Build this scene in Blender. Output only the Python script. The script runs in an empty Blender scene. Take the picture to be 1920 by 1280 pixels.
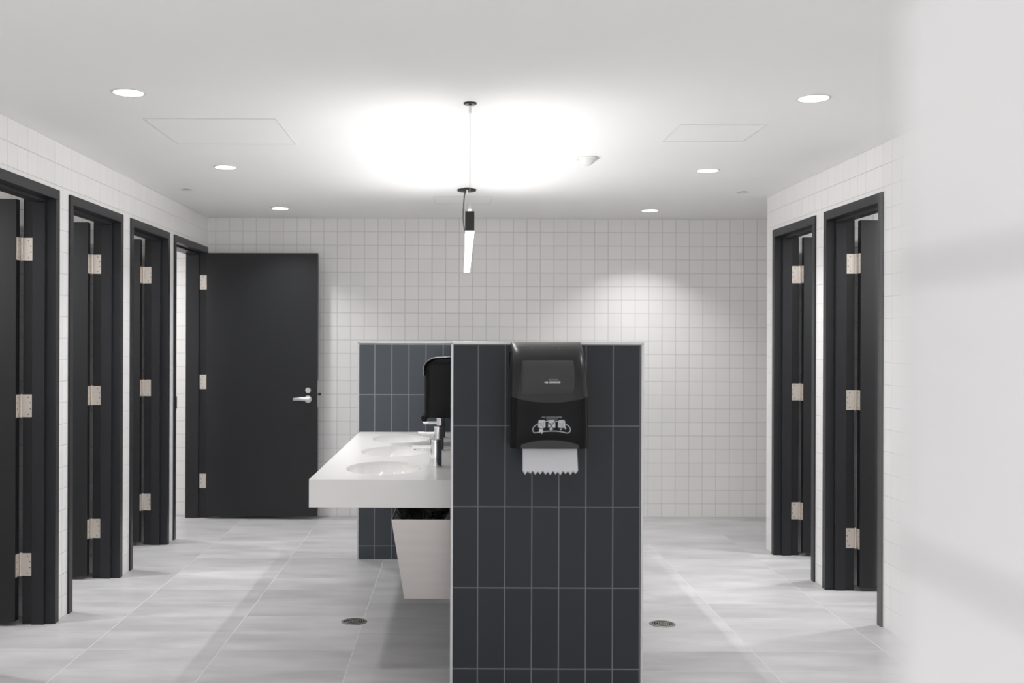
import bpy, bmesh, math, random
from mathutils import Vector, Matrix
PI = math.pi
rnd = random.Random(7)
sc = bpy.context.scene
COL = sc.collection

# ------------------------------------------------------------------ camera
FPX = 1950.0                      # focal length in pixels of a 1920 px wide frame
EYE = 1.43
cam_data = bpy.data.cameras.new('camera')
cam_data.sensor_width = 36.0
cam_data.lens = 36.0 * FPX / 1920.0
cam_data.shift_x = 105.0 / 1920.0
cam_data.shift_y = 0.6 / 1920.0
cam_data.clip_start = 0.02
cam_data.dof.use_dof = True
cam_data.dof.focus_distance = 5.4
cam_data.dof.aperture_fstop = 2.3
cam = bpy.data.objects.new('camera', cam_data)
COL.objects.link(cam)
cam.location = (0, 0, EYE)
cam.rotation_euler = (PI / 2, -math.radians(0.19), 0)
sc.camera = cam

# ------------------------------------------------------------------ world, exposure
w = bpy.data.worlds.new('world')
sc.world = w
w.use_nodes = True
w.node_tree.nodes['Background'].inputs[0].default_value = (0.985, 0.99, 1.0, 1)
w.node_tree.nodes['Background'].inputs[1].default_value = 0.7
vs = sc.view_settings
sc.display_settings.display_device = 'sRGB'
vs.view_transform = 'Standard'
vs.look = 'None'
vs.exposure = 1.12
vs.gamma = 1.0
vs.use_curve_mapping = False
sc.cycles.max_bounces = 14
sc.cycles.diffuse_bounces = 10
sc.cycles.glossy_bounces = 5
sc.cycles.sample_clamp_indirect = 6.0

DOWN_W = 1.6
STALL_W = 7.5
PEND_DOWN_W = 12.0
PEND_UP_W = 8.2

# ------------------------------------------------------------------ room measures
H = 2.44            # ceiling
XL = -2.03          # face of the left wall
XR = 2.155          # face of the right wall
YB = 8.52           # face of the back wall
YR = 7.21           # where the right wall ends
WT = 0.145          # wall thickness
YF = -1.5           # wall behind the camera
XRR = 3.55          # far right of the alcove
FT = 2.194          # top of the door frames

# ------------------------------------------------------------------ materials
def nm(name):
    m = bpy.data.materials.new(name)
    m.use_nodes = True
    nt = m.node_tree
    return m, nt, nt.nodes, nt.links, nt.nodes['Principled BSDF']

def simple(name, col, rough=0.5, metal=0.0, spec=0.5, coat=0.0, noise=0.0, nscale=8.0, bump=0.0, bscale=200.0, stretch=None):
    m, nt, N, L, b = nm(name)
    b.inputs['Base Color'].default_value = (*col, 1)
    b.inputs['Roughness'].default_value = rough
    b.inputs['Metallic'].default_value = metal
    b.inputs['Specular IOR Level'].default_value = spec
    b.inputs['Coat Weight'].default_value = coat
    tc = N.new('ShaderNodeTexCoord')
    src = tc.outputs['Object']
    if stretch:
        mp = N.new('ShaderNodeMapping'); mp.inputs['Scale'].default_value = stretch
        L.new(src, mp.inputs['Vector']); src = mp.outputs['Vector']
    if noise > 0:
        n = N.new('ShaderNodeTexNoise'); n.inputs['Scale'].default_value = nscale
        n.inputs['Detail'].default_value = 4
        L.new(src, n.inputs['Vector'])
        mr = N.new('ShaderNodeMapRange')
        mr.inputs['To Min'].default_value = 1 - noise; mr.inputs['To Max'].default_value = 1 + noise
        L.new(n.outputs['Fac'], mr.inputs['Value'])
        vm = N.new('ShaderNodeVectorMath'); vm.operation = 'SCALE'
        vm.inputs[0].default_value = col
        L.new(mr.outputs['Result'], vm.inputs['Scale'])
        L.new(vm.outputs['Vector'], b.inputs['Base Color'])
    if bump > 0:
        n2 = N.new('ShaderNodeTexNoise'); n2.inputs['Scale'].default_value = bscale
        L.new(src, n2.inputs['Vector'])
        bp = N.new('ShaderNodeBump'); bp.inputs['Strength'].default_value = bump
        bp.inputs['Distance'].default_value = 0.002
        L.new(n2.outputs['Fac'], bp.inputs['Height'])
        L.new(bp.outputs['Normal'], b.inputs['Normal'])
    return m

def tile_mat(name, pitch_u, pitch_v, off_x, off_y, off_z, col, grout, gw, rough, var, bumpd=0.0015, streak=False, floor=False, spec=0.5, wob=0.0):
    """Square-laid tiles in room coordinates.  u runs along the wall, v up it (or into the room on a floor)."""
    m, nt, N, L, b = nm(name)
    def math_(op, a, bb=None, c=None):
        n = N.new('ShaderNodeMath'); n.operation = op
        for i, x in enumerate((a, bb, c)):
            if x is None: continue
            if isinstance(x, (int, float)): n.inputs[i].default_value = x
            else: L.new(x, n.inputs[i])
        return n.outputs[0]
    tc = N.new('ShaderNodeTexCoord')
    sp = N.new('ShaderNodeSeparateXYZ'); L.new(tc.outputs['Object'], sp.inputs[0])
    if floor:
        u = math_('SUBTRACT', sp.outputs[0], off_x)
        v = math_('SUBTRACT', sp.outputs[1], off_y)
    else:
        ge = N.new('ShaderNodeNewGeometry')
        sn = N.new('ShaderNodeSeparateXYZ'); L.new(ge.outputs['True Normal'], sn.inputs[0])
        side = math_('GREATER_THAN', math_('ABSOLUTE', sn.outputs[0]), 0.5)
        ux = math_('SUBTRACT', sp.outputs[0], off_x)
        uy = math_('SUBTRACT', sp.outputs[1], off_y)
        u = math_('ADD', math_('MULTIPLY', ux, math_('SUBTRACT', 1.0, side)), math_('MULTIPLY', uy, side))
        v = math_('SUBTRACT', sp.outputs[2], off_z)
    tu = math_('DIVIDE', u, pitch_u); tv = math_('DIVIDE', v, pitch_v)
    def edge(t, pitch):
        f = math_('FRACT', t)
        d = math_('MULTIPLY', math_('MINIMUM', f, math_('SUBTRACT', 1.0, f)), pitch)   # metres to the joint centre
        mr = N.new('ShaderNodeMapRange'); mr.interpolation_type = 'SMOOTHSTEP'
        mr.inputs['From Min'].default_value = gw * 0.5
        mr.inputs['From Max'].default_value = gw * 0.5 + 0.0022
        L.new(d, mr.inputs['Value'])
        return mr.outputs['Result']
    mask = math_('MINIMUM', edge(tu, pitch_u), edge(tv, pitch_v))
    cu = math_('FLOOR', tu); cv = math_('FLOOR', tv)
    cb = N.new('ShaderNodeCombineXYZ'); L.new(cu, cb.inputs[0]); L.new(cv, cb.inputs[1])
    wn = N.new('ShaderNodeTexWhiteNoise'); L.new(cb.outputs[0], wn.inputs['Vector'])
    mr = N.new('ShaderNodeMapRange')
    mr.inputs['To Min'].default_value = 1 - var; mr.inputs['To Max'].default_value = 1 + var
    L.new(wn.outputs['Value'], mr.inputs['Value'])
    fac = mr.outputs['Result']
    if streak:
        # cloudy bands running across the tile, each tile with a cut of its own
        sh = N.new('ShaderNodeVectorMath'); sh.operation = 'MULTIPLY'
        sh.inputs[1].default_value = (7.3, 7.3, 7.3)
        L.new(wn.outputs['Color'], sh.inputs[0])
        mp = N.new('ShaderNodeVectorMath'); mp.operation = 'MULTIPLY'
        mp.inputs[1].default_value = (2.0, 5.8, 1.0)
        L.new(tc.outputs['Object'], mp.inputs[0])
        ad = N.new('ShaderNodeVectorMath'); ad.operation = 'ADD'
        L.new(mp.outputs[0], ad.inputs[0]); L.new(sh.outputs[0], ad.inputs[1])
        no = N.new('ShaderNodeTexNoise'); no.inputs['Scale'].default_value = 1.0
        no.inputs['Detail'].default_value = 7; no.inputs['Roughness'].default_value = 0.55
        L.new(ad.outputs[0], no.inputs['Vector'])
        m2 = N.new('ShaderNodeMapRange')
        m2.inputs['From Min'].default_value = 0.3; m2.inputs['From Max'].default_value = 0.7
        m2.inputs['To Min'].default_value = 0.82; m2.inputs['To Max'].default_value = 1.13
        L.new(no.outputs['Fac'], m2.inputs['Value'])
        fac = math_('MULTIPLY', fac, m2.outputs['Result'])
    vm = N.new('ShaderNodeVectorMath'); vm.operation = 'SCALE'; vm.inputs[0].default_value = col
    L.new(fac, vm.inputs['Scale'])
    mix = N.new('ShaderNodeMix'); mix.data_type = 'RGBA'
    mix.inputs[6].default_value = (*grout, 1)
    L.new(mask, mix.inputs[0]); L.new(vm.outputs[0], mix.inputs[7])
    L.new(mix.outputs[2], b.inputs['Base Color'])
    b.inputs['Specular IOR Level'].default_value = spec
    r = math_('ADD', math_('MULTIPLY', mask, rough - 0.8), 0.8)
    L.new(r, b.inputs['Roughness'])
    hgt = mask
    if wob > 0:
        n3 = N.new('ShaderNodeTexNoise'); n3.inputs['Scale'].default_value = 9.0
        L.new(tc.outputs['Object'], n3.inputs['Vector'])
        hgt = math_('ADD', mask, math_('MULTIPLY', n3.outputs['Fac'], wob))
    bp = N.new('ShaderNodeBump'); bp.inputs['Strength'].default_value = 0.6
    bp.inputs['Distance'].default_value = bumpd
    L.new(hgt, bp.inputs['Height']); L.new(bp.outputs['Normal'], b.inputs['Normal'])
    return m

TP = H / 22.0
M = {}
M['white_tile'] = tile_mat('white_tile', TP, TP, -1.972, 4.70, H, (0.86, 0.85, 0.843), (0.60, 0.59, 0.58), 0.0022, 0.22, 0.015)
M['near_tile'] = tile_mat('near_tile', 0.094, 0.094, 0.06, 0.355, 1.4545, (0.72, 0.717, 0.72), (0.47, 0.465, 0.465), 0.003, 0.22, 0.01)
M['dark_tile'] = tile_mat('dark_tile', 0.1103, 0.331, 0.0915, 0.05, 1.419, (0.030, 0.0325, 0.038), (0.17, 0.17, 0.175), 0.0024, 0.34, 0.05, wob=0.25, spec=0.22)
M['wing_tile'] = tile_mat('wing_tile', 0.1122, 0.331, -0.533, 0.05, 1.412, (0.055, 0.0655, 0.078), (0.26, 0.27, 0.28), 0.0030, 0.30, 0.06, wob=0.25, spec=0.4)  # same dark tile, with the pendant's light put into a lighter, bluer colour
M['floor_tile'] = tile_mat('floor_tile', 0.617, 0.2925, -0.472, 4.527, 0, (0.48, 0.475, 0.48), (0.56, 0.555, 0.55), 0.0026, 0.42, 0.075, bumpd=0.0008, streak=True, floor=True, spec=0.4)
M['ceiling'] = simple('ceiling_paint', (0.89, 0.89, 0.882), 0.9, spec=0.2, noise=0.01, nscale=3)
M['paint_white'] = simple('white_paint', (0.72, 0.72, 0.72), 0.6, noise=0.01)
M['fixture_white'] = simple('white_plastic', (0.74, 0.74, 0.73), 0.45)
M['door'] = simple('charcoal_door_paint', (0.0125, 0.0135, 0.0155), 0.42, spec=0.45, noise=0.05, nscale=3, bump=0.05, bscale=300)
M['frame'] = simple('charcoal_frame_paint', (0.022, 0.023, 0.026), 0.36, spec=0.32, noise=0.04, nscale=3)  # same paint as the doors, lightened for the light on the frame faces
M['solid'] = simple('white_solid_surface', (0.76, 0.75, 0.74), 0.28, noise=0.008, nscale=20)
M['ceramic'] = simple('white_ceramic', (0.775, 0.765, 0.75), 0.08, coat=0.3)
M['chrome'] = simple('polished_chrome', (0.80, 0.80, 0.81), 0.07, metal=1)
M['satin'] = simple('satin_steel', (0.74, 0.73, 0.71), 0.3, metal=1, noise=0.03, nscale=60)
M['hinge'] = simple('nickel_hinge', (0.78, 0.72, 0.66), 0.42, metal=0.75, noise=0.05, nscale=80)
M['screw'] = simple('screw_steel', (0.32, 0.30, 0.28), 0.4, metal=1)
M['bin'] = simple('brushed_steel_bin', (0.66, 0.62, 0.60), 0.33, metal=0.9, noise=0.06, nscale=3, bump=0.05, bscale=60, stretch=(1, 1, 12))
M['trim'] = simple('satin_aluminium_trim', (0.60, 0.60, 0.61), 0.4, metal=0.5)
M['black'] = simple('black_gloss_plastic', (0.0060, 0.0063, 0.0070), 0.2, spec=0.12, bump=0.02, bscale=400)
M['blackmatt'] = simple('black_matt_metal', (0.012, 0.012, 0.013), 0.45)
M['bag'] = simple('black_bin_bag', (0.004, 0.004, 0.004), 0.16, spec=0.55)
M['paper'] = simple('white_paper_towel', (0.62, 0.62, 0.64), 0.9, spec=0.1, bump=0.6, bscale=350)
M['roll'] = simple('white_paper_roll', (0.5, 0.5, 0.5), 0.9, spec=0.1)
M['print'] = simple('light_grey_print', (0.50, 0.51, 0.53), 0.5)
M['faint'] = simple('faint_grey_print', (0.16, 0.16, 0.165), 0.35)
M['cable'] = simple('thin_steel_cable', (0.55, 0.55, 0.55), 0.4, metal=0.8)
M['cord'] = simple('grey_power_cord', (0.09, 0.09, 0.095), 0.5)
M['drain'] = simple('drain_metal', (0.30, 0.30, 0.28), 0.4, metal=0.9)
M['hole'] = simple('dark_opening', (0.006, 0.006, 0.006), 0.8)  # near-black colour painted for the shade inside openings

def smoky():
    m, nt, N, L, b = nm('smoky_translucent_plastic')
    b.inputs['Base Color'].default_value = (0.020, 0.020, 0.022, 1)
    b.inputs['Roughness'].default_value = 0.33
    b.inputs['Specular IOR Level'].default_value = 0.45
    b.inputs['Alpha'].default_value = 0.74
    return m
M['smoky'] = smoky()
M['shell'] = simple('grey_translucent_plastic', (0.24, 0.24, 0.25), 0.28)
M['liptone'] = simple('charcoal_plastic', (0.018, 0.018, 0.019), 0.3)

def emit(name, s, col=(1, 1, 1)):
    m, nt, N, L, b = nm(name)
    b.inputs['Base Color'].default_value = (0.8, 0.8, 0.8, 1)
    b.inputs['Emission Color'].default_value = (*col, 1)
    b.inputs['Emission Strength'].default_value = s
    return m
M['glow'] = emit('lamp_lens', 3.0, (1.0, 0.995, 1.0))

# ------------------------------------------------------------------ helpers
def obj(name, bm, mat, parent=None, smooth=False, bevel=0.0, seg=2, loc=None):
    me = bpy.data.meshes.new(name)
    bmesh.ops.recalc_face_normals(bm, faces=bm.faces)
    if smooth:
        for f in bm.faces: f.smooth = True
    bm.to_mesh(me); bm.free()
    mats = mat if isinstance(mat, (list, tuple)) else [mat]
    for k in mats: me.materials.append(M[k])
    o = bpy.data.objects.new(name, me)
    COL.objects.link(o)
    if parent: o.parent = parent
    if loc: o.location = loc
    if smooth:
        try:
            me.set_sharp_from_angle(angle=math.radians(38))
        except Exception:
            pass
    if bevel > 0:
        md = o.modifiers.new('bevel', 'BEVEL'); md.width = bevel; md.segments = seg
        md.limit_method = 'ANGLE'; md.angle_limit = math.radians(40)
        md.harden_normals = False
    return o

def tag(o, label, cat=None, group=None, kind=None):
    if label: o['label'] = label
    if cat: o['category'] = cat
    if group: o['group'] = group
    if kind: o['kind'] = kind
    return o

def thing(name, label, cat, loc=(0, 0, 0), rz=0, group=None, kind=None):
    o = bpy.data.objects.new(name, None)
    o.empty_display_size = 0.1
    COL.objects.link(o)
    o.location = loc; o.rotation_euler = (0, 0, rz)
    return tag(o, label, cat, group, kind)

def box(bm, x0, x1, y0, y1, z0, z1, mi=0):
    if x0 > x1: x0, x1 = x1, x0
    if y0 > y1: y0, y1 = y1, y0
    v = [bm.verts.new(p) for p in ((x0,y0,z0),(x1,y0,z0),(x1,y1,z0),(x0,y1,z0),(x0,y0,z1),(x1,y0,z1),(x1,y1,z1),(x0,y1,z1))]
    for f in ((0,3,2,1),(4,5,6,7),(0,1,5,4),(1,2,6,5),(2,3,7,6),(3,0,4,7)):
        bm.faces.new([v[i] for i in f]).material_index = mi
    return bm

def cyl(bm, c, axis, r0, r1, h, n=32, mi=0, caps=True):
    """frustum from c along axis"""
    c = Vector(c); a = Vector(axis).normalized()
    q = a.to_track_quat('Z', 'Y')
    A = []; B = []
    for i in range(n):
        t = 2 * PI * i / n
        d = q @ Vector((math.cos(t), math.sin(t), 0))
        A.append(bm.verts.new(c + d * r0)); B.append(bm.verts.new(c + a * h + d * r1))
    for i in range(n):
        j = (i + 1) % n
        bm.faces.new((A[i], A[j], B[j], B[i])).material_index = mi
    if caps:
        bm.faces.new(list(reversed(A))).material_index = mi
        bm.faces.new(B).material_index = mi
    return bm

def lathe(bm, prof, n=40, c=(0, 0, 0), close=False):
    """prof: list of (r, z), turned round the vertical axis through c"""
    rings = []
    for r, z in prof:
        if r < 1e-6:
            rings.append([bm.verts.new((c[0], c[1], c[2] + z))])
        else:
            rings.append([bm.verts.new((c[0] + r * math.cos(2*PI*i/n), c[1] + r * math.sin(2*PI*i/n), c[2] + z)) for i in range(n)])
    pairs = list(zip(rings, rings[1:]))
    if close: pairs.append((rings[-1], rings[0]))
    for a, b in pairs:
        for i in range(n):
            j = (i + 1) % n
            if len(a) == 1: bm.faces.new((a[0], b[j], b[i]))
            elif len(b) == 1: bm.faces.new((a[i], a[j], b[0]))
            else: bm.faces.new((a[i], a[j], b[j], b[i]))
    return bm

def tube(bm, pts, r, n=10, closed=False):
    pts = [Vector(p) for p in pts]
    rings = []
    m = len(pts)
    for k, p in enumerate(pts):
        if closed: d = pts[(k+1) % m] - pts[k-1]
        else: d = pts[min(k+1, m-1)] - pts[max(k-1, 0)]
        q = d.normalized().to_track_quat('Z', 'Y')
        rings.append([bm.verts.new(p + q @ Vector((r*math.cos(2*PI*i/n), r*math.sin(2*PI*i/n), 0))) for i in range(n)])
    pr = list(zip(rings, rings[1:]))
    if closed: pr.append((rings[-1], rings[0]))
    for a, b in pr:
        for i in range(n):
            j = (i+1) % n
            bm.faces.new((a[i], a[j], b[j], b[i]))
    if not closed:
        bm.faces.new(list(reversed(rings[0]))); bm.faces.new(rings[-1])
    return bm

def B(): return bmesh.new()

def struct(name, bm, mat, label=None, **k):
    o = obj(name, bm, mat, **k)
    return tag(o, label, kind='structure')

def area(name, parent, loc, size, power, down=True, sy=None, spread=None, col=(1, 1, 1), disk=True):
    l = bpy.data.lights.new(name, 'AREA')
    l.energy = power; l.color = col
    l.shape = 'DISK' if disk else 'RECTANGLE'
    l.size = size
    if sy: l.size_y = sy
    if spread: l.spread = math.radians(spread)
    o = bpy.data.objects.new(name, l)
    COL.objects.link(o)
    o.parent = parent; o.location = loc
    if not down: o.rotation_euler = (PI, 0, 0)
    return o

# ------------------------------------------------------------------ setting: floor, ceiling, walls
b = B(); box(b, XL-1.75, XRR+0.1, YF-0.1, YB+0.1, -0.08, 0)
struct('floor', b, 'floor_tile', 'light grey cloudy concrete-look floor tiles in straight rows')
b = B(); box(b, XL-1.75, XRR+0.1, YF-0.1, YB+0.1, H, H+0.08)
struct('ceiling', b, 'ceiling', 'flat white painted ceiling with recessed lights')
b = B(); box(b, XL-1.75, XRR+0.1, YB, YB+0.1, 0, H)
struct('wall_back', b, 'white_tile', 'white square-tiled wall at the far end')
b = B(); box(b, XRR, XRR+0.1, YF, YB, 0, H)
struct('wall_alcove', b, 'white_tile', 'white tiled wall beyond the right-hand rooms')

# door openings: (far outer Y of the frame, outer width)
LEFT = [(4.285, 0.872), (5.300, 0.872), (6.314, 0.872), (7.344, 0.876), (8.466, 1.000)]
RIGHT = [(5.10, 0.84), (6.080, 0.84), (7.060, 0.835)]
def wall_with_doors(name, face, sg, y0, y1, doors, label):
    b = B()
    x0, x1 = face, face + sg * WT
    cur = y0
    for yf, wd in sorted(doors):
        box(b, x0, x1, cur, yf - wd, 0, H)
        box(b, x0, x1, yf - wd, yf, FT, H)
        cur = yf
    box(b, x0, x1, cur, y1, 0, H)
    return struct(name, b, 'white_tile', label)
wall_with_doors('wall_left', XL, -1, YF, YB, LEFT[1:], 'white square-tiled wall on the left with charcoal door frames')
wall_with_doors('wall_right', XR, 1, YF, YR, RIGHT[1:], 'white square-tiled wall on the right with two charcoal door frames')
for y in (4.41, 5.432, 6.445, 7.446):
    b = B(); box(b, XL-WT, XL-1.75, y-0.04, y+0.04, 0, H)
    struct('wall_stall_left', b, 'white_tile', 'white tiled dividing wall between the left-hand rooms')
for y in (5.21, 6.20, YR-0.05):
    b = B(); box(b, XR+WT, XRR, y-0.05, y+0.05, 0, H)
    struct('wall_stall_right', b, 'white_tile', 'white tiled dividing wall between the right-hand rooms')
b = B(); box(b, XL-1.75, XL-1.85, YF, YB, 0, H)
struct('wall_outer_left', b, 'white_tile', 'white tiled rear wall of the left-hand rooms')
# blurred wall end beside the viewpoint, on the right
NX, NY = 0.1500, 0.36
b = B(); box(b, NX, NX+0.13, YF, NY, 0, H)
struct('wall_near', b, 'near_tile', 'out-of-focus white wall end filling the right edge of the view', bevel=0.006, seg=3)

# ------------------------------------------------------------------ half-height partition (Z in plan)
PT = 1.43
PX0, PX1 = -0.0195, 0.155          # core
NWX1 = 0.767                        # near wing runs right to here
FWX0 = -0.645                       # far wing runs left to here
PN0, PN1 = 4.25, 4.40               # near wing in depth
PF0, PF1 = 6.835, 6.985             # far wing in depth
b = B(); box(b, PX0, NWX1, PN0, PN1, 0, PT-0.004)
box(b, PX0, PX1, PN1, PF0, 0, PT-0.004)
core = struct('wall_partition', b, 'dark_tile', 'half-height partition clad in tall dark grey tiles with a pale metal edge')
b = B(); box(b, FWX0, PX1, PF0, PF1, 0, PT-0.004)
wing = struct('wall_partition_far', b, 'wing_tile', 'far return of the half-height partition in blue-grey tiles behind the washbasins')
TW = 0.0095
def trims(parent, items):
    for it in items:
        b = B(); box(b, *it)
        obj('edge_trim', b, 'trim', parent, bevel=0.0015)
trims(core, [(PX0-0.001, PX0+TW, PN0-0.0025, PN0+0.005, 0, PT-0.004),
             (NWX1-TW, NWX1+0.001, PN0-0.0025, PN0+0.005, 0, PT-0.004),
             (PX0-0.001, NWX1+0.001, PN0-0.0025, PN1+0.001, PT-0.010, PT+0.0005),
             (PX0-0.001, PX1+0.001, PN1+0.001, PF0-0.003, PT-0.010, PT+0.0005)])
trims(wing, [(FWX0-0.001, FWX0+TW, PF0-0.0025, PF0+0.005, 0, PT-0.004),
             (FWX0-0.001, PX1+0.001, PF0-0.0025, PF1+0.001, PT-0.012, PT+0.0005)])

# ------------------------------------------------------------------ doors
def hinge_mesh(sg, outward=False):
    """local: origin on the barrel axis at mid height; jamb plate toward the corridor or the room, leaf plate on the leaf edge"""
    b = B()
    h = 0.0572
    r = 0.0065
    for k, (a, c) in enumerate(((-h, -h*0.52), (-h*0.5, h*0.5), (h*0.52, h))):
        cyl(b, (0, 0, a), (0, 0, 1), r, r, c - a, 14, 0)
    cyl(b, (0, 0, h), (0, 0, 1), r*0.8, r*0.4, 0.004, 12, 0)
    cyl(b, (0, 0, -h), (0, 0, -1), r*0.8, r*0.4, 0.004, 12, 0)
    return b, h

def stall_door(n, face, sg, yf, wd, label, far_hint):
    """door hung on the far jamb, standing open into its room.  u = depth into the wall, v = toward the camera"""
    root = thing('door_%d' % n, label, None, (face, yf, 0), kind='structure')
    U = lambda u: sg * u
    # frame: two jambs and a head with a raised stop
    b = B()
    def prof(add):
        add(-0.010, WT+0.010, 0.0, 0.050)      # wrap
        add(0.042, 0.104, 0.050, 0.066)        # stop
    prof(lambda u0, u1, v0, v1: box(b, U(u0), U(u1), -v0, -v1, 0, (FT-0.0505 if v0 == 0 else FT-0.0665)))
    prof(lambda u0, u1, v0, v1: box(b, U(u0), U(u1), -wd+v0, -wd+v1, 0, (FT-0.0505 if v0 == 0 else FT-0.0665)))
    prof(lambda u0, u1, v0, v1: box(b, U(u0), U(u1), (0 if v0 == 0 else -0.05), (-wd if v0 == 0 else -wd+0.05), FT-v1, FT-v0))
    obj('door_frame', b, 'frame', root, bevel=0.0015)
    # leaf, open 90 degrees
    lw = wd - 0.106
    pu = WT + 0.027
    b = B(); box(b, U(pu), U(pu+lw), -0.053, -0.098, 0.024, FT-0.056)
    leaf = obj('door_leaf', b, 'door', root, bevel=0.002)
    # lever on the free end of the leaf
    lever(leaf, U(pu+lw-0.07), -0.098, 0.965, -sg, -1)
    for hz in (0.30, 1.10, 1.89):
        bm, hh = hinge_mesh(sg)
        x, y = U(WT+0.0175), -0.0535
        bmesh.ops.translate(bm, verts=bm.verts, vec=(x, y, hz))
        # jamb plate against the far jamb
        box(bm, U(WT-0.037), x, -0.0505, -0.0535, hz-hh, hz+hh)
        # leaf plate against the leaf edge
        box(bm, U(pu-0.004), U(pu), -0.053, -0.094, hz-hh, hz+hh)
        hg = obj('hinge', bm, 'hinge', root)
        s = B()
        for dz, du in ((-0.043, 0.018), (-0.015, 0.030), (0.015, 0.030), (0.043, 0.018)):
            cyl(s, (U(WT-0.037+0.038-du), -0.0533, hz+dz), (0, -1, 0), 0.0042, 0.0036, 0.001, 10)
            cyl(s, (U(pu-0.0038), -0.056-du, hz+dz), (-sg, 0, 0), 0.0038, 0.0034, 0.001, 10)
        obj('hinge_screws', s, 'screw', hg)
    return root

def lever(parent, x, y, z, dx, dy):
    """lever handle: rose on the leaf face at x,y,z; lever points along dx; dy is the outward face direction"""
    b = B()
    cyl(b, (x, y, z), (0, dy, 0), 0.030, 0.028, 0.010, 32)
    cyl(b, (x, y+dy*0.010, z), (0, dy, 0), 0.013, 0.012, 0.040, 20)
    rose = obj('handle_rose', b, 'satin', parent, smooth=True)
    b = B()
    n = 12
    prev = None
    yy = y + dy*0.048
    rings = []
    for i in range(n+1):
        t = i / n
        xx = x - dx*0.016 + dx*t*0.130
        hh = 0.0155 - 0.0045*t
        th = 0.0085 - 0.002*t
        zz = z + 0.003*math.sin(t*PI)
        yv = yy + dy*0.003*math.sin(t*PI)
        rings.append([b.verts.new((xx, yv + th*math.cos(a), zz + hh*math.sin(a))) for a in [2*PI*k/16 for k in range(16)]])
    for A, C in zip(rings, rings[1:]):
        for k in range(16):
            b.faces.new((A[k], A[(k+1) % 16], C[(k+1) % 16], C[k]))
    b.faces.new(rings[0]); b.faces.new(list(reversed(rings[-1])))
    obj('handle_lever', b, 'satin', parent, smooth=True)

stall_door(1, XL, -1, *LEFT[1], 'charcoal door standing open in the nearest frame at the left edge', '')
stall_door(2, XL, -1, *LEFT[2], 'charcoal door standing open in the second frame on the left wall', '')
stall_door(3, XL, -1, *LEFT[3], 'charcoal door standing open in the third frame on the left wall', '')
stall_door(5, XR, 1, *RIGHT[2], 'charcoal door standing open in the farther frame on the right wall', '')
stall_door(6, XR, 1, *RIGHT[1], 'charcoal door standing open in the nearer frame on the right wall', '')

# door 4 swings out into the corridor in front of the back wall
def wide_door():
    yf, wd = LEFT[4]
    root = thing('door_4', 'wide charcoal door opened flat in front of the back wall, with a silver lever', None, (XL, yf, 0), kind='structure')
    b = B()
    def prof(add):
        add(-0.010, WT+0.010, 0.0, 0.050)
        add(0.050, WT+0.010, 0.050, 0.064)
    prof(lambda u0, u1, v0, v1: box(b, -u0, -u1, -v0, -v1, 0, (FT-0.0505 if v0 == 0 else FT-0.0645)))
    prof(lambda u0, u1, v0, v1: box(b, -u0, -u1, -wd+v0, -wd+v1, 0, (FT-0.0505 if v0 == 0 else FT-0.0645)))
    prof(lambda u0, u1, v0, v1: box(b, -u0, -u1, (0 if v0 == 0 else -0.05), (-wd if v0 == 0 else -wd+0.05), FT-v1, FT-v0))
    obj('door_frame', b, 'frame', root, bevel=0.0015)
    lw = 0.902
    px = 0.018
    a = math.radians(-1.0)
    b = B(); box(b, 0.004, lw, -0.0225-0.0225, 0.0, 0.022, FT-0.056)
    leaf = obj('door_leaf', b, 'door', root, bevel=0.002, loc=(px, -0.056, 0))
    leaf.rotation_euler = (0, 0, a)
    hx = lw - 0.075
    lever(leaf, hx, -0.045, 0.966, -1, -1)
    b = B()
    cyl(b, (hx, -0.045, 1.037), (0, -1, 0), 0.0235, 0.0215, 0.012, 32)
    box(b, hx-0.004, hx+0.004, -0.057, -0.070, 1.023, 1.051)
    obj('deadbolt_turn', b, 'satin', leaf, smooth=True)
    b = B(); box(b, lw, lw+0.0015, -0.036, -0.010, 0.90, 1.115)
    obj('edge_plate', b, 'satin', leaf)
    b = B(); box(b, lw+0.0015, lw+0.026, -0.030, -0.016, 0.995, 1.015)
    obj('lock_bolt', b, 'blackmatt', leaf, bevel=0.002)
    for hz in (0.30, 1.10, 1.905):
        bm, hh = hinge_mesh(1)
        x, y = 0.014, -0.0535
        bmesh.ops.translate(bm, verts=bm.verts, vec=(x, y, hz))
        box(bm, -0.042, x, -0.0505, -0.0535, hz-hh, hz+hh)
        hg = obj('hinge', bm, 'hinge', root)
        s = B()
        for dz, du in ((-0.043, 0.018), (-0.015, 0.030), (0.015, 0.030), (0.043, 0.018)):
            cyl(s, (-du, -0.0533, hz+dz), (0, -1, 0), 0.0042, 0.0036, 0.001, 10)
        obj('hinge_screws', s, 'screw', hg)
    # black strike plate on the near jamb
    b = B(); box(b, 0.0102, 0.014, -wd+0.030, -wd+0.052, 0.94, 1.03)
    box(b, -0.032, 0.010, -wd+0.0502, -wd+0.0525, 0.94, 1.03)
    obj('strike_plate', b, 'blackmatt', root)
wide_door()

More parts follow.
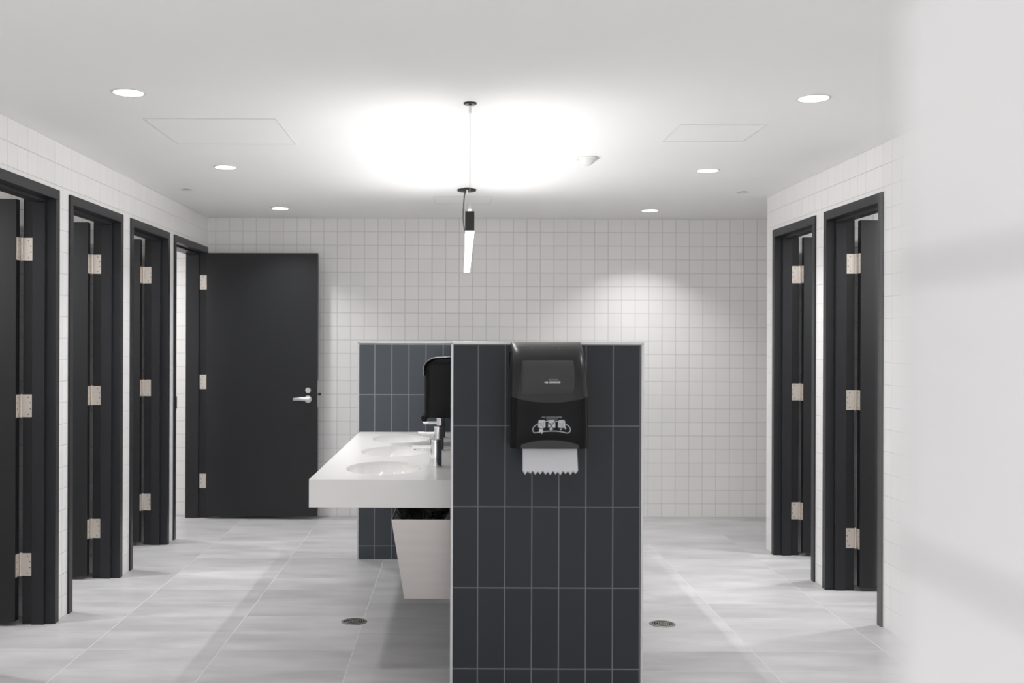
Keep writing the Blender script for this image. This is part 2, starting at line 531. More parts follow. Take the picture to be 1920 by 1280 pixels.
# ------------------------------------------------------------------ countertop with basins and faucets
CT, CB = 0.838, 0.717
CX0, CX1 = -0.629, PX0 - 0.002
CY0, CY1 = 4.462, PF0 - 0.004
SINKS = [(-0.335, 4.88), (-0.335, 5.62), (-0.335, 6.36)]
SA, SB = 0.176, 0.262
def countertop(x0, x1, sinks):
    b = B(); box(b, x0, x1, CY0, CY1, CB, CT)
    o = obj('countertop', b, 'solid')
    cutters = []
    for cx, cy in sinks:
        c = B(); n = 72
        A = [c.verts.new((cx+SA*math.cos(2*PI*i/n), cy+SB*math.sin(2*PI*i/n), CB-0.05)) for i in range(n)]
        T = [c.verts.new((v.co.x, v.co.y, CT+0.05)) for v in A]
        for i in range(n): c.faces.new((A[i], A[(i+1) % n], T[(i+1) % n], T[i]))
        c.faces.new(list(reversed(A))); c.faces.new(T)
        bmesh.ops.recalc_face_normals(c, faces=c.faces)
        me = bpy.data.meshes.new('cutter'); c.to_mesh(me); c.free()
        co = bpy.data.objects.new('cutter', me); COL.objects.link(co)
        md = o.modifiers.new('cut', 'BOOLEAN'); md.operation = 'DIFFERENCE'; md.object = co; md.solver = 'EXACT'
        cutters.append(co)
    if cutters:
        dg = bpy.context.evaluated_depsgraph_get(); dg.update()
        me = bpy.data.meshes.new_from_object(o.evaluated_get(dg))
        o.modifiers.clear(); o.data = me
        for c in cutters: bpy.data.objects.remove(c, do_unlink=True)
    md = o.modifiers.new('bevel', 'BEVEL'); md.width = 0.0015; md.segments = 2
    md.limit_method = 'ANGLE'; md.angle_limit = math.radians(50)
    return o
ct = countertop(CX0, CX1, SINKS)
tag(ct, 'thick white solid-surface countertop with three oval basins cantilevered from the dark partition', 'countertop')
ct2 = countertop(PX1+0.002, 0.765, [])
tag(ct2, 'white countertop on the other side of the partition, hidden by the tiled end', 'countertop')

def make_sink():
    root = thing('sink_basin', 'x', 'sink', (0, 0, CT))
    b = B(); n = 72
    prof = [(0.9995, -0.012), (0.995, -0.02), (0.965, -0.045), (0.90, -0.070), (0.78, -0.090), (0.58, -0.103), (0.34, -0.109), (0.13, -0.112)]
    rings = []
    for s, z in prof:
        rings.append([b.verts.new((SA*0.998*s*math.cos(2*PI*i/n), SB*0.998*s*math.sin(2*PI*i/n), z)) for i in range(n)])
    outer = []
    for s, z in [(0.9995, -0.012), (0.9996, -0.05), (0.94, -0.085), (0.80, -0.106), (0.4, -0.118)]:
        outer.append([b.verts.new((SA*0.998*s*math.cos(2*PI*i/n), SB*0.998*s*math.sin(2*PI*i/n), z-0.001)) for i in range(n)])
    allr = [*reversed(rings), *outer]
    for a, c in zip(allr, allr[1:]):
        for i in range(n): b.faces.new((a[i], a[(i+1) % n], c[(i+1) % n], c[i]))
    b.faces.new(outer[-1])
    obj('bowl', b, 'ceramic', root, smooth=True)
    b = B(); lathe(b, [(0, -0.108), (0.012, -0.108), (0.018, -0.1065), (0.022, -0.107), (0.024, -0.1115)], 28)
    obj('drain_ring', b, 'chrome', root, smooth=True)
    return root

def copy_tree(o, parent=None):
    c = o.copy(); COL.objects.link(c)
    if parent: c.parent = parent
    for ch in list(o.children): copy_tree(ch, c)
    return c

sl = ['oval white basin nearest the end panel, closest of the three sunk in the countertop',
      'oval white basin in the middle of the countertop, second of the three',
      'oval white basin farthest away, next to the blue-grey tiled return']
s0 = make_sink()
for i, (cx, cy) in enumerate(SINKS):
    s = s0 if i == 0 else copy_tree(s0)
    s.location = (cx, cy, CT); s['label'] = sl[i]; s['group'] = 'basins in the countertop'

def make_faucet():
    root = thing('faucet', 'x', 'faucet', (0, 0, CT))
    b = B()
    r = 0.0272
    lathe(b, [(0, 0.0), (r+0.003, 0.0), (r+0.003, 0.003), (r, 0.004), (r, 0.1135), (r-0.0012, 0.1145), (r-0.0012, 0.1165), (r, 0.1175),
              (r, 0.129), (r-0.001, 0.131), (r-0.004, 0.132), (0, 0.1325)], 48)
    obj('faucet_body', b, 'chrome', root, smooth=True)
    # straight spout leaning to the basin, end cut on the slant
    b = B(); n = 24; rs = 0.0105; z = 0.0925
    A = []; C = []
    for i in range(n):
        a = 2*PI*i/n
        cy, cz = rs*1.15*math.cos(a), rs*0.86*math.sin(a)
        A.append(b.verts.new((-0.024, cy, z+cz)))
        C.append(b.verts.new((-0.116 + (-cz+rs)*0.75, cy, z+cz)))
    for i in range(n): b.faces.new((A[i], A[(i+1) % n], C[(i+1) % n], C[i]))
    b.faces.new(A); b.faces.new(list(reversed(C)))
    obj('spout', b, 'chrome', root, smooth=True)
    b = B(); cyl(b, (-0.100, 0, z-0.0105), (0, 0, -1), 0.0065, 0.006, 0.002, 16)
    obj('aerator', b, 'screw', root)
    return root
fl = ['polished chrome cylinder faucet nearest the end panel, its whole body in view',
      'polished chrome faucet at the middle basin, between two others',
      'polished chrome faucet farthest away, beneath the black wall dispenser']
f0 = make_faucet()
for i, y in enumerate((4.925, 5.69, 6.42)):
    f = f0 if i == 0 else copy_tree(f0)
    f.location = (-0.093, y, CT); f['label'] = fl[i]; f['group'] = 'faucets along the countertop'

# ------------------------------------------------------------------ steel waste bin under the counter
def waste_bin():
    root = thing('waste_bin', 'tapered brushed steel waste bin hung under the near end of the countertop', 'waste bin', (0, 0, 0))
    zt, zb = 0.6555, 0.300
    x0t, x0b, x1 = -0.279, -0.224, PX0 - 0.002
    y0t, y0b, y1t, y1b = 4.530, 4.570, 4.870, 4.830
    th = 0.0035
    b = B()
    def ring(x0, xx1, y0, y1, z): return [b.verts.new(p) for p in ((x0, y0, z), (xx1, y0, z), (xx1, y1, z), (x0, y1, z))]
    ob = ring(x0b, x1, y0b, y1b, zb); ot = ring(x0t, x1, y0t, y1t, zt)
    it = ring(x0t+th, x1-th, y0t+th, y1t-th, zt); ib = ring(x0b+th, x1-th, y0b+th, y1b-th, zb+0.004)
    for a, c in ((ob, ot), (ot, it), (it, ib)):
        for i in range(4): b.faces.new((a[i], a[(i+1) % 4], c[(i+1) % 4], c[i]))
    b.faces.new(list(reversed(ob))); b.faces.new(ib)
    obj('bin_body', b, 'bin', root, bevel=0.0012)
    # crumpled black liner
    b = B(); n = 34
    g = []
    R = random.Random(3)
    ph = [(R.uniform(5, 34), R.uniform(5, 34), R.uniform(0, 6)) for _ in range(10)]
    zz = 0.6535
    ww = th + 0.003
    k = (zt - zz) / (zt - zb)
    ax0 = x0t + (x0b-x0t)*k + ww; ax1 = x1 - ww; ay0 = y0t+(y0b-y0t)*k+ww; ay1 = y1t-(y1t-y1b)*k-ww
    for i in range(n):
        row = []
        for j in range(n):
            u, v = i/(n-1), j/(n-1)
            e = min(u, 1-u, v, 1-v)
            d = min(1, e*6)
            hgt = sum(math.sin(p*u + q*v + r)*0.0042 for p, q, r in ph)
            z = zz - 0.055*d + d*(hgt + R.uniform(-0.004, 0.004)) + 0.02*d*math.sin(u*7)*math.sin(v*5)
            mm = (zz - z)*0.16
            row.append(b.verts.new((ax0+mm*(1-u) + (ax1-ax0-mm)*u, ay0+mm+(ay1-ay0-2*mm)*v, z)))
        g.append(row)
    for i in range(n-1):
        for j in range(n-1): b.faces.new((g[i][j], g[i+1][j], g[i+1][j+1], g[i][j+1]))
    tag(obj('bin_liner', b, 'bag', root), 'crumpled black plastic liner')
waste_bin()

# ------------------------------------------------------------------ paper towel dispensers
def interp(tab, x):
    for (a, fa), (c, fc) in zip(tab, tab[1:]):
        if x <= c:
            t = (x-a)/(c-a); t = t*t*(3-2*t) if False else t
            return fa + (fc-fa)*t
    return tab[-1][1]

def dispenser(root, hgt, DP, HWt, window=True, bow=0.008, rc0=0.032):
    """front looks along -y; wall at y=0; z from 0 to hgt. DP(t), HW(t): protrusion and half width at t = height fraction"""
    NS = 40
    def section(z, s):
        """s in 0..1 runs back-left -> front -> back-right"""
        t = z / hgt
        hw, dp = HWt(t), DP(t)
        rc = min(rc0, dp*0.6)
        # path: side (dp-rc), arc, front (2hw-2rc), arc, side
        l1 = max(dp-rc, 1e-4); la = rc*PI/2; lf = 2*hw-2*rc
        # fixed fractions so columns line up
        k = s*NS
        if k <= 6: q = k/6; x, y = -hw, -l1*q
        elif k <= 13: a = (k-6)/7*PI/2; x, y = -hw+rc-rc*math.cos(a), -l1-rc*math.sin(a)
        elif k <= 27: q = (k-13)/14; x, y = -hw+rc+lf*q, -dp
        elif k <= 34: a = (k-27)/7*PI/2; x, y = hw-rc+rc*math.sin(a), -l1-rc*math.cos(a)
        else: q = (k-34)/6; x, y = hw, -l1*(1-q)
        y -= bow*max(0, 1-(x/hw)**2)*min(1, dp/0.08) * (1 if y < -l1*0.99 else 0)
        return x, y
    zb0 = hgt*0.46          # where the smoky window meets the solid front
    sag = 0.022
    def joint(s):
        x, y = section(zb0, s)
        f = max(0, 1-(x/HWt(0.46))**2)
        side = 1 if 6 <= s*NS <= 34 else 0
        return zb0 + 0.010 - sag*f
    def patch(zlo, zhi, rows, close_top=False, close_bot=False, ease=1.0):
        b = B(); g = []
        for r in range(rows+1):
            row = []
            for k in range(NS+1):
                s = k/NS
                lo, hi = zlo(s), zhi(s)
                q = (r/rows)
                if ease != 1: q = 1-(1-q)**ease
                z = lo + (hi-lo)*q
                x, y = section(z, s)
                row.append(b.verts.new((x, y, z)))
            g.append(row)
        for r in range(rows):
            for k in range(NS): b.faces.new((g[r][k], g[r][k+1], g[r+1][k+1], g[r+1][k]))
        if close_top: b.faces.new(g[-1])
        if close_bot: b.faces.new(list(reversed(g[0])))
        return b
    obj('front_cover', patch(lambda s: 0.0, lambda s: joint(s) - 0.0008, 16, close_bot=True), 'black', root, smooth=True)
    if window:
        tag(obj('smoky_cover', patch(joint, lambda s: hgt, 34, close_top=True, ease=2.0), 'smoky', root, smooth=True), 'smoky see-through upper cover')
        # inside: black chassis and the paper roll
        hw = HWt(0.7)
        b = B(); box(b, -hw+0.012, hw-0.012, -0.035, -0.004, hgt*0.50, hgt*0.93)
        for sx in (-1, 1):
            box(b, sx*(hw-0.014), sx*(hw-0.030), -0.105, -0.030, hgt*0.52, hgt*0.78)
        obj('chassis', b, 'black', root)
        b = B(); cyl(b, (-0.1, -0.115, hgt*0.66), (1, 0, 0), 0.068, 0.068, 0.2, 48)
        cyl(b, (-0.104, -0.115, hgt*0.66), (1, 0, 0), 0.018, 0.018, 0.208, 24)
        obj('paper_roll', b, 'roll', root, smooth=True)
    else:
        obj('top_cover', patch(joint, lambda s: hgt, 34, close_top=True, ease=2.0), 'black', root, smooth=True)
    return section

# --- near dispenser on the end panel
DX = 0.364; DZ = 1.018; DH = 0.412
def DPn(t):
    if t > 1: t = 1
    # nearly upright to 45 %, then a big rolled shoulder back to the wall
    base = 0.225
    if t < 0.40: return base + 0.006*math.sin(PI*min(1, t/0.40))
    q = (t-0.40)/0.60
    return 0.030 + (base-0.030)*math.sqrt(max(0, 1-q**2.6))
def HWn(t):
    return 0.1515 - 0.004*t - 0.009*max(0, t-0.55)**1.5*3
near = thing('towel_dispenser', 'black smoky paper towel dispenser with white sheet hanging, on dark tiled end panel', 'towel dispenser', (DX, PN0-0.003, DZ))
sec = dispenser(near, DH, DPn, HWn)
def front_y(x, z):
    return -DPn(z/DH) - 0.008*max(0, 1-(x/HWn(z/DH))**2)
# lower lip, a darker arched recess above the outlet
b = B()
n = 24; A = []; C = []
for i in range(n+1):
    x = -0.112 + 0.224*i/n
    zt = 0.010 + 0.024*max(0, 1-(x/0.115)**2)**0.7
    A.append(b.verts.new((x, front_y(x, 0.002)-0.0015, 0.001))); C.append(b.verts.new((x, front_y(x, zt)-0.0007, zt)))
for i in range(n): b.faces.new((A[i], A[i+1], C[i+1], C[i]))
lip = obj('outlet_lip', b, 'liptone', near)
# grey base plate on the wall
b = B(); box(b, -HWn(0)+0.004, HWn(0)-0.004, -0.012, 0.0, -0.004, DH*0.9)
obj('back_plate', b, 'black', near, bevel=0.002)
# hanging sheet with the saw-cut edge
b = B()
nx = 44; rows = 8
g = []
for r in range(rows+1):
    row = []
    for i in range(nx+1):
        x = -0.1035 + 0.2115*i/nx + 0.004*(r/rows)*(i/nx)
        saw = 0.0135*abs(((i/nx*11) % 1)-0.5)*2
        zend = -0.101 - 0.002*math.sin(i*0.7) + saw*0.95 - 0.007*(1-abs(2*i/nx-1))*0.3
        z = 0.012 + (zend-0.012)*(r/rows)
        y = -0.196 - 0.010*(r/rows) + 0.0016*math.sin(i/nx*9)*(r/rows)
        row.append(b.verts.new((x, y, z)))
    g.append(row)
for r in range(rows):
    for i in range(nx): b.faces.new((g[r][i], g[r][i+1], g[r+1][i+1], g[r+1][i]))
pt = obj('paper_sheet', b, 'paper', near, smooth=True)
md = pt.modifiers.new('thick', 'SOLIDIFY'); md.thickness = 0.0006

# printed pull instructions, laid on the curved front
PXM = 0.0021                                  # metres per graphic unit (about one photo pixel)
def G(px, py):                                # graphic pixel (photo px) -> local x, z
    s = FPX/4.015
    return ((px-855.0)/s - DX, EYE - (py-640.6)/s - DZ)
def lay(b, pts, eps=0.0009):
    vs_ = []
    for px, py in pts:
        x, z = G(px, py)
        vs_.append(b.verts.new((x, front_y(x, z)-eps, z)))
    if len(vs_) > 2: b.faces.new(vs_)
    return vs_
def gline(b, pts, w, eps=0.0009):
    for (x0, y0), (x1, y1) in zip(pts, pts[1:]):
        d = math.hypot(x1-x0, y1-y0) or 1
        nx_, ny_ = -(y1-y0)/d*w/2, (x1-x0)/d*w/2
        lay(b, [(x0+nx_, y0+ny_), (x1+nx_, y1+ny_), (x1-nx_, y1-ny_), (x0-nx_, y0-ny_)], eps)
def crom(P, m=8):
    out = []
    n = len(P)
    for i in range(n-1):
        p0, p1, p2, p3 = P[max(0, i-1)], P[i], P[i+1], P[min(n-1, i+2)]
        for k in range(m):
            t = k/m
            out.append(tuple(0.5*((2*p1[c]) + (-p0[c]+p2[c])*t + (2*p0[c]-5*p1[c]+4*p2[c]-p3[c])*t*t + (-p0[c]+3*p1[c]-3*p2[c]+p3[c])*t**3) for c in (0, 1)))
    out.append(P[-1]); return out
def Z(x, y): return (990 + x*90/1920.0, 770 + y*90/1920.0)     # close-up -> photo px
b = B()
loop = crom([Z(415, 500), Z(290, 575), Z(205, 690), Z(210, 800), Z(290, 862), Z(440, 835), Z(620, 808), Z(930, 790), Z(1230, 800), Z(1430, 835), Z(1580, 868), Z(1670, 820), Z(1700, 730), Z(1640, 600), Z(1500, 505)], 6)
gline(b, loop, 1.3)
gline(b, crom([Z(700, 415), Z(800, 390), Z(940, 378), Z(1090, 390), Z(1220, 415)], 5), 1.3)
# three little dispensers
for ox, kind in ((0, 0), (392, 1), (790, 2)):
    body = [Z(ox+425, 400), Z(ox+450, 352), Z(ox+660, 345), Z(ox+695, 400), Z(ox+705, 640), Z(ox+620, 665), Z(ox+415, 645)]
    lay(b, body)
b2 = B()
for ox in (0, 790):
    lay(b2, [Z(ox+450, 480), Z(ox+600, 495), Z(ox+585, 512), Z(ox+460, 508)], 0.0016)
    gline(b2, [Z(ox+470, 570), Z(ox+590, 570), Z(ox+590, 640)], 0.45, 0.0016)
    gline(b2, [Z(ox+625, 400), Z(ox+620, 660)], 0.4, 0.0016)
gline(b2, [Z(820, 440), Z(1020, 700)], 1.2, 0.0016)
gline(b2, [Z(1090, 375), Z(850, 690)], 1.2, 0.0016)
gline(b2, [Z(850, 480), Z(980, 500)], 0.9, 0.0016)
# hands and torn sheets
lay(b, [Z(450, 712), Z(605, 712), Z(600, 830), Z(560, 905), Z(530, 880), Z(540, 830), Z(480, 830), Z(470, 885), Z(448, 860)])
gline(b, [Z(460, 672), Z(605, 672)], 1.2)
lay(b, [Z(930, 620), Z(1010, 720), Z(940, 745), Z(900, 785), Z(890, 740), Z(850, 720)])
lay(b, [Z(1310, 675), Z(1350, 715), Z(1315, 765), Z(1280, 715)])
lay(b, [Z(1470, 650), Z(1510, 600), Z(1530, 715), Z(1490, 725)])
obj('pull_diagram', b, 'print', near)
obj('pull_diagram_lines', b2, 'black', near)

def text_mesh(body, width, px0, px1, py, matk, name, eps=0.0009, hscale=1.0):
    cu = bpy.data.curves.new('t', 'FONT'); cu.body = body; cu.align_x = 'CENTER'; cu.size = 1.0
    o = bpy.data.objects.new('t', cu); COL.objects.link(o)
    dg = bpy.context.evaluated_depsgraph_get(); dg.update()
    me = bpy.data.meshes.new_from_object(o.evaluated_get(dg))
    bpy.data.objects.remove(o, do_unlink=True)
    xs = [v.co.x for v in me.vertices]; ys = [v.co.y for v in me.vertices]
    x0, x1 = min(xs), max(xs); y0, y1 = min(ys), max(ys)
    a, _ = G(px0, py); c, z = G(px1, py)
    k = (c-a)/(x1-x0)
    for v in me.vertices:
        x = a + (v.co.x-x0)*k; zz = z + (v.co.y-y0)*k*hscale
        v.co = (x, front_y(x, zz)-eps, zz)
    me.materials.clear(); me.materials.append(M[matk])
    o = bpy.data.objects.new(name, me); COL.objects.link(o); o.parent = near
    return o
text_mesh('PULL WITH BOTH HANDS', 0, 1016.5, 1053, 782.2, 'print', 'pull_lettering')
b = B()
for k in range(12):
    lay(b, [(1024.5+k*1.85, 783.6), (1025.8+k*1.85, 783.6), (1025.8+k*1.85, 785.2), (1024.5+k*1.85, 785.2)])
obj('small_print', b, 'faint', near)
# embossed mark on the smoky cover
b = B()
def flat(b, pts):
    lay(b, pts, 0.0014)
flat(b, [(1020.5, 715.6), (1027.5, 714.2), (1028.3, 716.4), (1027.6, 718.2), (1022, 717)])
for a, c in ((1030.5, 1033), (1033.6, 1036.5), (1037, 1040.5), (1041, 1044.5), (1045, 1047.5), (1048, 1051)):
    flat(b, [(a, 714.3), (c, 714.3), (c, 717.6), (a, 717.6)])
for k in range(9):
    flat(b, [(1029.5+k*2.0, 711.0), (1030.9+k*2.0, 711.0), (1030.9+k*2.0, 712.2), (1029.5+k*2.0, 712.2)])
obj('embossed_mark', b, 'print', near)

# --- far dispenser, side on, fixed to the partition above the basins
def DPf(t):
    base = 0.150
    if t < 0.82: return base
    q = (t-0.82)/0.18
    return 0.07 + (base-0.07)*math.sqrt(max(0, 1-q*q)) if q < 1 else 0.07
def HWf(t): return 0.150 - (0.012*max(0, (t-0.85)/0.15)**2)
far = thing('towel_dispenser', 'black wall dispenser seen from its side above the basins, with a rounded top corner', 'towel dispenser', (PX0-0.003, 6.02, 1.000), rz=-PI/2)
dispenser(far, 0.340, DPf, HWf, window=False, bow=0.010, rc0=0.03)
# pale rounded shell following its top and front shoulder
b = B(); prof = []
for i in range(31):
    t = 0.70 + 0.30*(1-(1-i/30)**2)
    prof.append((-DPf(t)-0.0125, t*0.340+0.0012*(i/30)))
prof += [(-0.05, 0.343), (-0.003, 0.345)]
A = [b.verts.new((-0.150, y, z)) for y, z in prof]
C = [b.verts.new((0.150, y, z)) for y, z in prof]
for i in range(len(A)-1): b.faces.new((A[i], C[i], C[i+1], A[i+1]))
sh = obj('top_shell', b, 'shell', far, smooth=True)
md = sh.modifiers.new('thick', 'SOLIDIFY'); md.thickness = 0.004; md.offset = -1
b = B(); box(b, -0.110, 0.150, -0.172, -0.140, -0.022, 0.012)
obj('outlet_nose', b, 'black', far, bevel=0.008, seg=3)

# ------------------------------------------------------------------ linear pendant over the partition
def pendant():
    x0, y0, x1, y1 = 0.056, 4.35, 0.071, 6.95
    zb, zt = 1.894, 1.976
    rz = -math.atan2(x1-x0, y1-y0)
    Ln = math.hypot(x1-x0, y1-y0)
    root = thing('pendant_light', 'slim black linear pendant light with a glowing white underside hung over the partition', 'pendant light', (x0, y0, zb), rz)
    hw = 0.019
    b = B()
    box(b, -hw, -hw+0.003, 0.003, Ln-0.003, 0.004, zt-zb-0.004)
    box(b, hw-0.003, hw, 0.003, Ln-0.003, 0.004, zt-zb-0.004)
    obj('housing', b, 'blackmatt', root)
    for y in (0, Ln-0.003):
        b = B(); box(b, -hw, hw, y, y+0.003, 0.0, zt-zb)
        obj('end_cap', b, 'blackmatt', root)
    b = B(); box(b, -hw+0.0005, hw-0.0005, 0.004, Ln-0.004, -0.001, 0.006)
    tag(obj('lower_lens', b, 'glow', root), 'glowing white lower lens')
    b = B(); box(b, -hw+0.0035, hw-0.0035, 0.004, Ln-0.004, zt-zb-0.010, zt-zb-0.005)
    tag(obj('upper_lens', b, 'glow', root), 'glowing white upper lens')
    area('pendant_lamp_down', root, (0, Ln/2, -0.003), 0.030, PEND_DOWN_W*0.14, True, Ln-0.02, 150, (1, 0.997, 0.995), False)
    for sx in (-1, 1):
        u = area('pendant_lamp_down', root, (sx*0.006, Ln/2, -0.004), 0.020, PEND_DOWN_W*0.43, True, Ln-0.02, 130, (1, 0.997, 0.995), False)
        u.rotation_euler = (0, -sx*math.radians(56), 0)
    # the upper lens throws most of its light out to both sides
    area('pendant_lamp_up', root, (0, Ln/2, zt-zb+0.001), 0.030, PEND_UP_W*0.12, False, Ln-0.02, 150, (1, 0.997, 0.995), False)
    for sx in (-1, 1):
        u = area('pendant_lamp_up', root, (sx*0.006, Ln/2, zt-zb+0.004), 0.020, PEND_UP_W*0.44, False, Ln-0.02, 140, (1, 0.997, 0.995), False)
        u.rotation_euler = (PI, sx*math.radians(72), 0)
    # suspension cables
    for y in (0.045, Ln-0.12):
        b = B(); tube(b, [(0, y, zt-zb), (0, y, H-zb-0.01)], 0.0011, 8)
        cb = obj('cable', b, 'cable', root)
        b = B(); cyl(b, (0, y, H-zb-0.045), (0, 0, 1), 0.0055, 0.0065, 0.032, 16)
        obj('cable_gripper', b, 'satin', cb)
        b = B(); cyl(b, (0, y, H-zb-0.013), (0, 0, 1), 0.006, 0.006, 0.006, 16)
        obj('cable_stud', b, 'blackmatt', cb)
        b = B(); lathe(b, [(0, H-zb-0.008), (0.0255, H-zb-0.008), (0.0275, H-zb-0.006), (0.0275, H-zb-0.0005), (0, H-zb-0.0005)], 32, (0, y, 0))
        obj('cable_rose', b, 'blackmatt', cb, smooth=True)
        for sx in (-1, 1):
            b = B(); tube(b, [(sx*0.006, y, zt-zb-0.006), (sx*0.004, y, zt-zb+0.02), (0, y, zt-zb+0.034)], 0.0012, 6)
            obj('cable_fork', b, 'cable', cb)
    # canopy with the power cord
    b = B(); lathe(b, [(0, H-zb-0.014), (0.056, H-zb-0.014), (0.0615, H-zb-0.011), (0.063, H-zb-0.0005), (0, H-zb-0.0005)], 48, (-0.003, Ln-0.06, 0))
    obj('canopy', b, 'blackmatt', root, smooth=True)
    b = B()
    P = [(-0.012, Ln-0.06, H-zb-0.013), (-0.02, Ln-0.06, H-zb-0.06), (-0.026, Ln-0.07, H-zb-0.16), (-0.022, Ln-0.09, H-zb-0.24), (-0.010, Ln-0.11, H-zb-0.31), (0.0, Ln-0.13, H-zb-0.38), (0.0, Ln-0.13, zt-zb-0.004)]
    pts = []
    for i in range(len(P)-1):
        p0, p1, p2, p3 = [Vector(P[max(0, min(len(P)-1, i+k))]) for k in (-1, 0, 1, 2)]
        for k in range(8):
            t = k/8
            pts.append(0.5*((2*p1) + (-p0+p2)*t + (2*p0-5*p1+4*p2-p3)*t*t + (-p0+3*p1-3*p2+p3)*t**3))
    pts.append(Vector(P[-1]))
    tube(b, pts, 0.0042, 10)
    obj('power_cord', b, 'cord', root, smooth=True)
pendant()

# ------------------------------------------------------------------ recessed downlights
def make_downlight():
    root = thing('downlight', 'x', 'ceiling light', (0, 0, H))
    b = B(); lathe(b, [(0.060, -0.0035), (0.0655, -0.0045), (0.0695, -0.003), (0.0705, -0.0003), (0.060, -0.0003)], 56, close=True)
    obj('trim_ring', b, 'fixture_white', root, smooth=True)
    b = B(); lathe(b, [(0, -0.0022), (0.0597, -0.0022), (0.0597, -0.0008), (0, -0.0008)], 56)
    obj('lens', b, 'glow', root)
    return root
DL = [(-1.335, 4.23, 'recessed round downlight at the upper left, largest on the left side'),
      (-1.342, 6.04, 'recessed round downlight in the middle of the left-hand row'),
      (-1.340, 7.90, 'recessed round downlight above the wide open door, farthest on the left'),
      (1.472, 4.29, 'recessed round downlight at the upper right, largest on the right side'),
      (1.474, 6.10, 'recessed round downlight in the middle of the right-hand row'),
      (1.480, 7.95, 'recessed round downlight near the back wall, farthest on the right')]
EXTRA = [(-1.335, 2.40, 2.0), (-1.335, 0.57, 7.0), (1.472, 2.45, 2.0), (-1.335, -1.0, 7.0), (1.472, 0.57, 6.0)]  # unseen lamps added to brighten the near wall and the front ceiling
d0 = make_downlight()
for i, (x, y, lb) in enumerate(DL):
    d = d0 if i == 0 else copy_tree(d0)
    d.location = (x, y, H); d['label'] = lb; d['group'] = 'recessed downlights in the ceiling'
    area('downlight_lamp', d, (0, 0, -0.006), 0.11, DOWN_W, True, None, 108, (1, 0.997, 0.997))
for x, y, k in EXTRA:
    d = make_downlight()
    d.location = (x, y, H); d['label'] = 'recessed round downlight in the ceiling above the viewpoint, outside the view'
    d['group'] = 'downlights outside the view'
    area('downlight_lamp', d, (0, 0, -0.006), 0.11, DOWN_W*k, True, None, 108, (1, 0.997, 0.997))
for x, y in ((XL-0.95, 4.85), (XL-0.95, 5.88), (XL-0.95, 6.90), (XL-0.95, 7.95), (XR+0.8, 5.66), (XR+0.8, 6.65)):  # unseen lamps added so the gaps behind the open doors look lit
    d = make_downlight()
    d.location = (x, y, H); d['label'] = 'recessed round downlight inside one of the side rooms, out of sight'
    d['group'] = 'downlights inside the side rooms'
    area('downlight_lamp', d, (0, 0, -0.006), 0.11, STALL_W, True, None, 140, (1, 0.997, 0.997))

# ------------------------------------------------------------------ ceiling fittings
def access_panel(cx, cy, s, label):
    root = thing('access_panel', label, 'access panel', (cx, cy, H))
    h = s/2; t = 0.004
    b = B()
    for a in ((-h, -h+t, -h, h), (h-t, h, -h, h), (-h+t, h-t, -h, -h+t), (-h+t, h-t, h-t, h)):
        box(b, *a, -0.0030, -0.0002)
    obj('panel_frame', b, 'fixture_white', root)
    b = B(); box(b, -h+t+0.0015, h-t-0.0015, -h+t+0.0015, h-t-0.0015, -0.0012, -0.0002)
    obj('panel_door', b, 'ceiling', root)
access_panel(-1.122, 5.025, 0.606, 'large square access panel with faint outline in the ceiling on the left')
access_panel(1.235, 5.02, 0.405, 'square access panel with faint outline in the ceiling on the right')
access_panel(0.045, 7.41, 0.405, 'small square access panel behind the pendant canopy near the back wall')

root = thing('ceiling_sensor', 'white domed ceiling sensor between the pendant and the right-hand downlights', 'sensor', (0.716, 5.70, H))
b = B(); lathe(b, [(0, -0.001), (0.062, -0.001), (0.064, -0.004), (0.060, -0.009), (0, -0.009)], 48)
obj('sensor_base', b, 'fixture_white', root, smooth=True)
b = B(); lathe(b, [(0.046, -0.009), (0.044, -0.017), (0.034, -0.030), (0.020, -0.038), (0.013, -0.040), (0.012, -0.043), (0, -0.0435)], 48)
obj('sensor_dome', b, 'fixture_white', root, smooth=True)

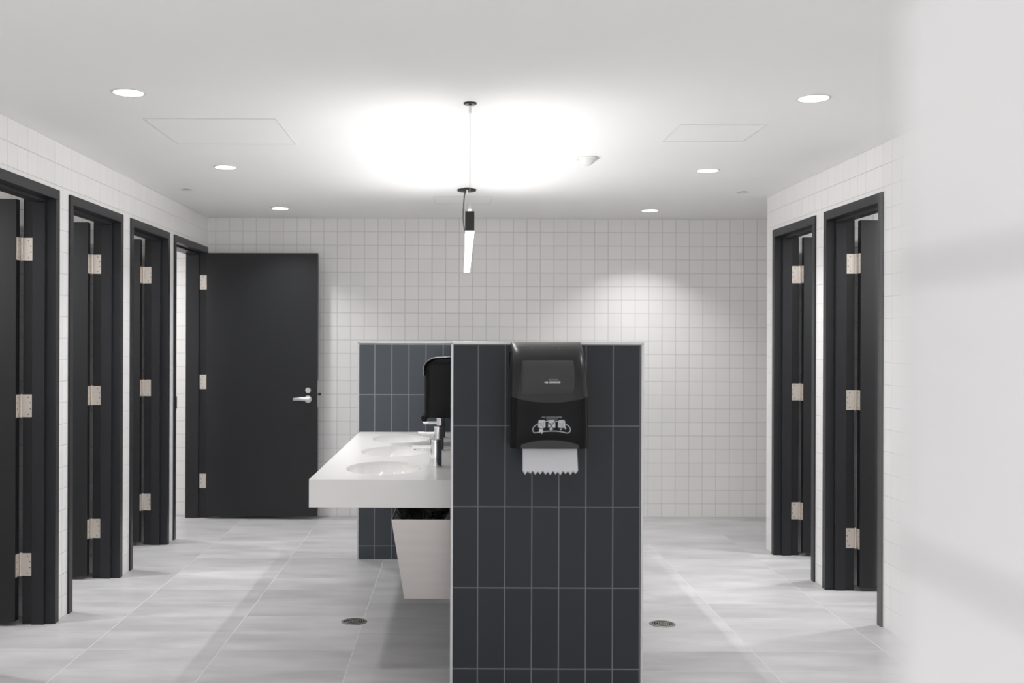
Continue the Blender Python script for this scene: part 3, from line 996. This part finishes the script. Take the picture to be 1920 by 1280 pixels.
for x, y, lb in ((-1.80, 6.94, 'small round white sprinkler cover plate in the ceiling on the left'),
                 (1.92, 6.98, 'small round white sprinkler cover plate in the ceiling beside the right wall')):
    root = thing('sprinkler_cover', lb, 'sprinkler cover', (x, y, H), group='sprinkler cover plates')
    b = B(); lathe(b, [(0, -0.0055), (0.036, -0.0055), (0.041, -0.0045), (0.041, -0.0035), (0, -0.0035)], 40)
    obj('cover_plate', b, 'fixture_white', root, smooth=True)
    b = B(); lathe(b, [(0, -0.0035), (0.030, -0.0035), (0.030, -0.0002), (0, -0.0002)], 32)
    obj('cover_neck', b, 'hole', root)  # neck coloured near-black for the shaded gap above the plate

# ------------------------------------------------------------------ floor drains
def drain(x, y, lb):
    root = thing('floor_drain', lb, 'floor drain', (x, y, 0), group='round floor drains')
    b = B(); lathe(b, [(0, 0.0002), (0.060, 0.0002), (0.060, 0.0008), (0, 0.0008)], 40)
    obj('drain_well', b, 'hole', root)  # flat disc painted near-black for the shade below the grate
    b = B(); lathe(b, [(0.052, 0.0009), (0.052, 0.0030), (0.0625, 0.0030), (0.066, 0.0015), (0.066, 0.0002), (0.060, 0.0002)], 48, close=True)
    obj('drain_rim', b, 'drain', root, smooth=True)
    b = B()
    for r in (0.010, 0.0215, 0.033, 0.0445):
        lathe(b, [(r-0.0022, 0.0009), (r-0.0022, 0.0026), (r+0.0022, 0.0026), (r+0.0022, 0.0009)], 40, close=True)
    for k in range(4):
        a = k*PI/2 + 0.6
        ca, sa = math.cos(a), math.sin(a)
        w2 = 0.0035
        p = [(-w2, 0.004), (w2, 0.004), (w2, 0.054), (-w2, 0.054)]
        lo = [b.verts.new((u*ca - v*sa, u*sa + v*ca, 0.0009)) for u, v in p]
        hi = [b.verts.new((v_.co.x, v_.co.y, 0.0028)) for v_ in lo]
        b.faces.new(lo); b.faces.new(hi)
        for i in range(4): b.faces.new((lo[i], lo[(i+1) % 4], hi[(i+1) % 4], hi[i]))
    obj('drain_grate', b, 'drain', root)
drain(-0.515, 5.31, 'round metal floor drain left of the partition, beside the waste bin')
drain(1.053, 5.285, 'round metal floor drain on the right of the partition')
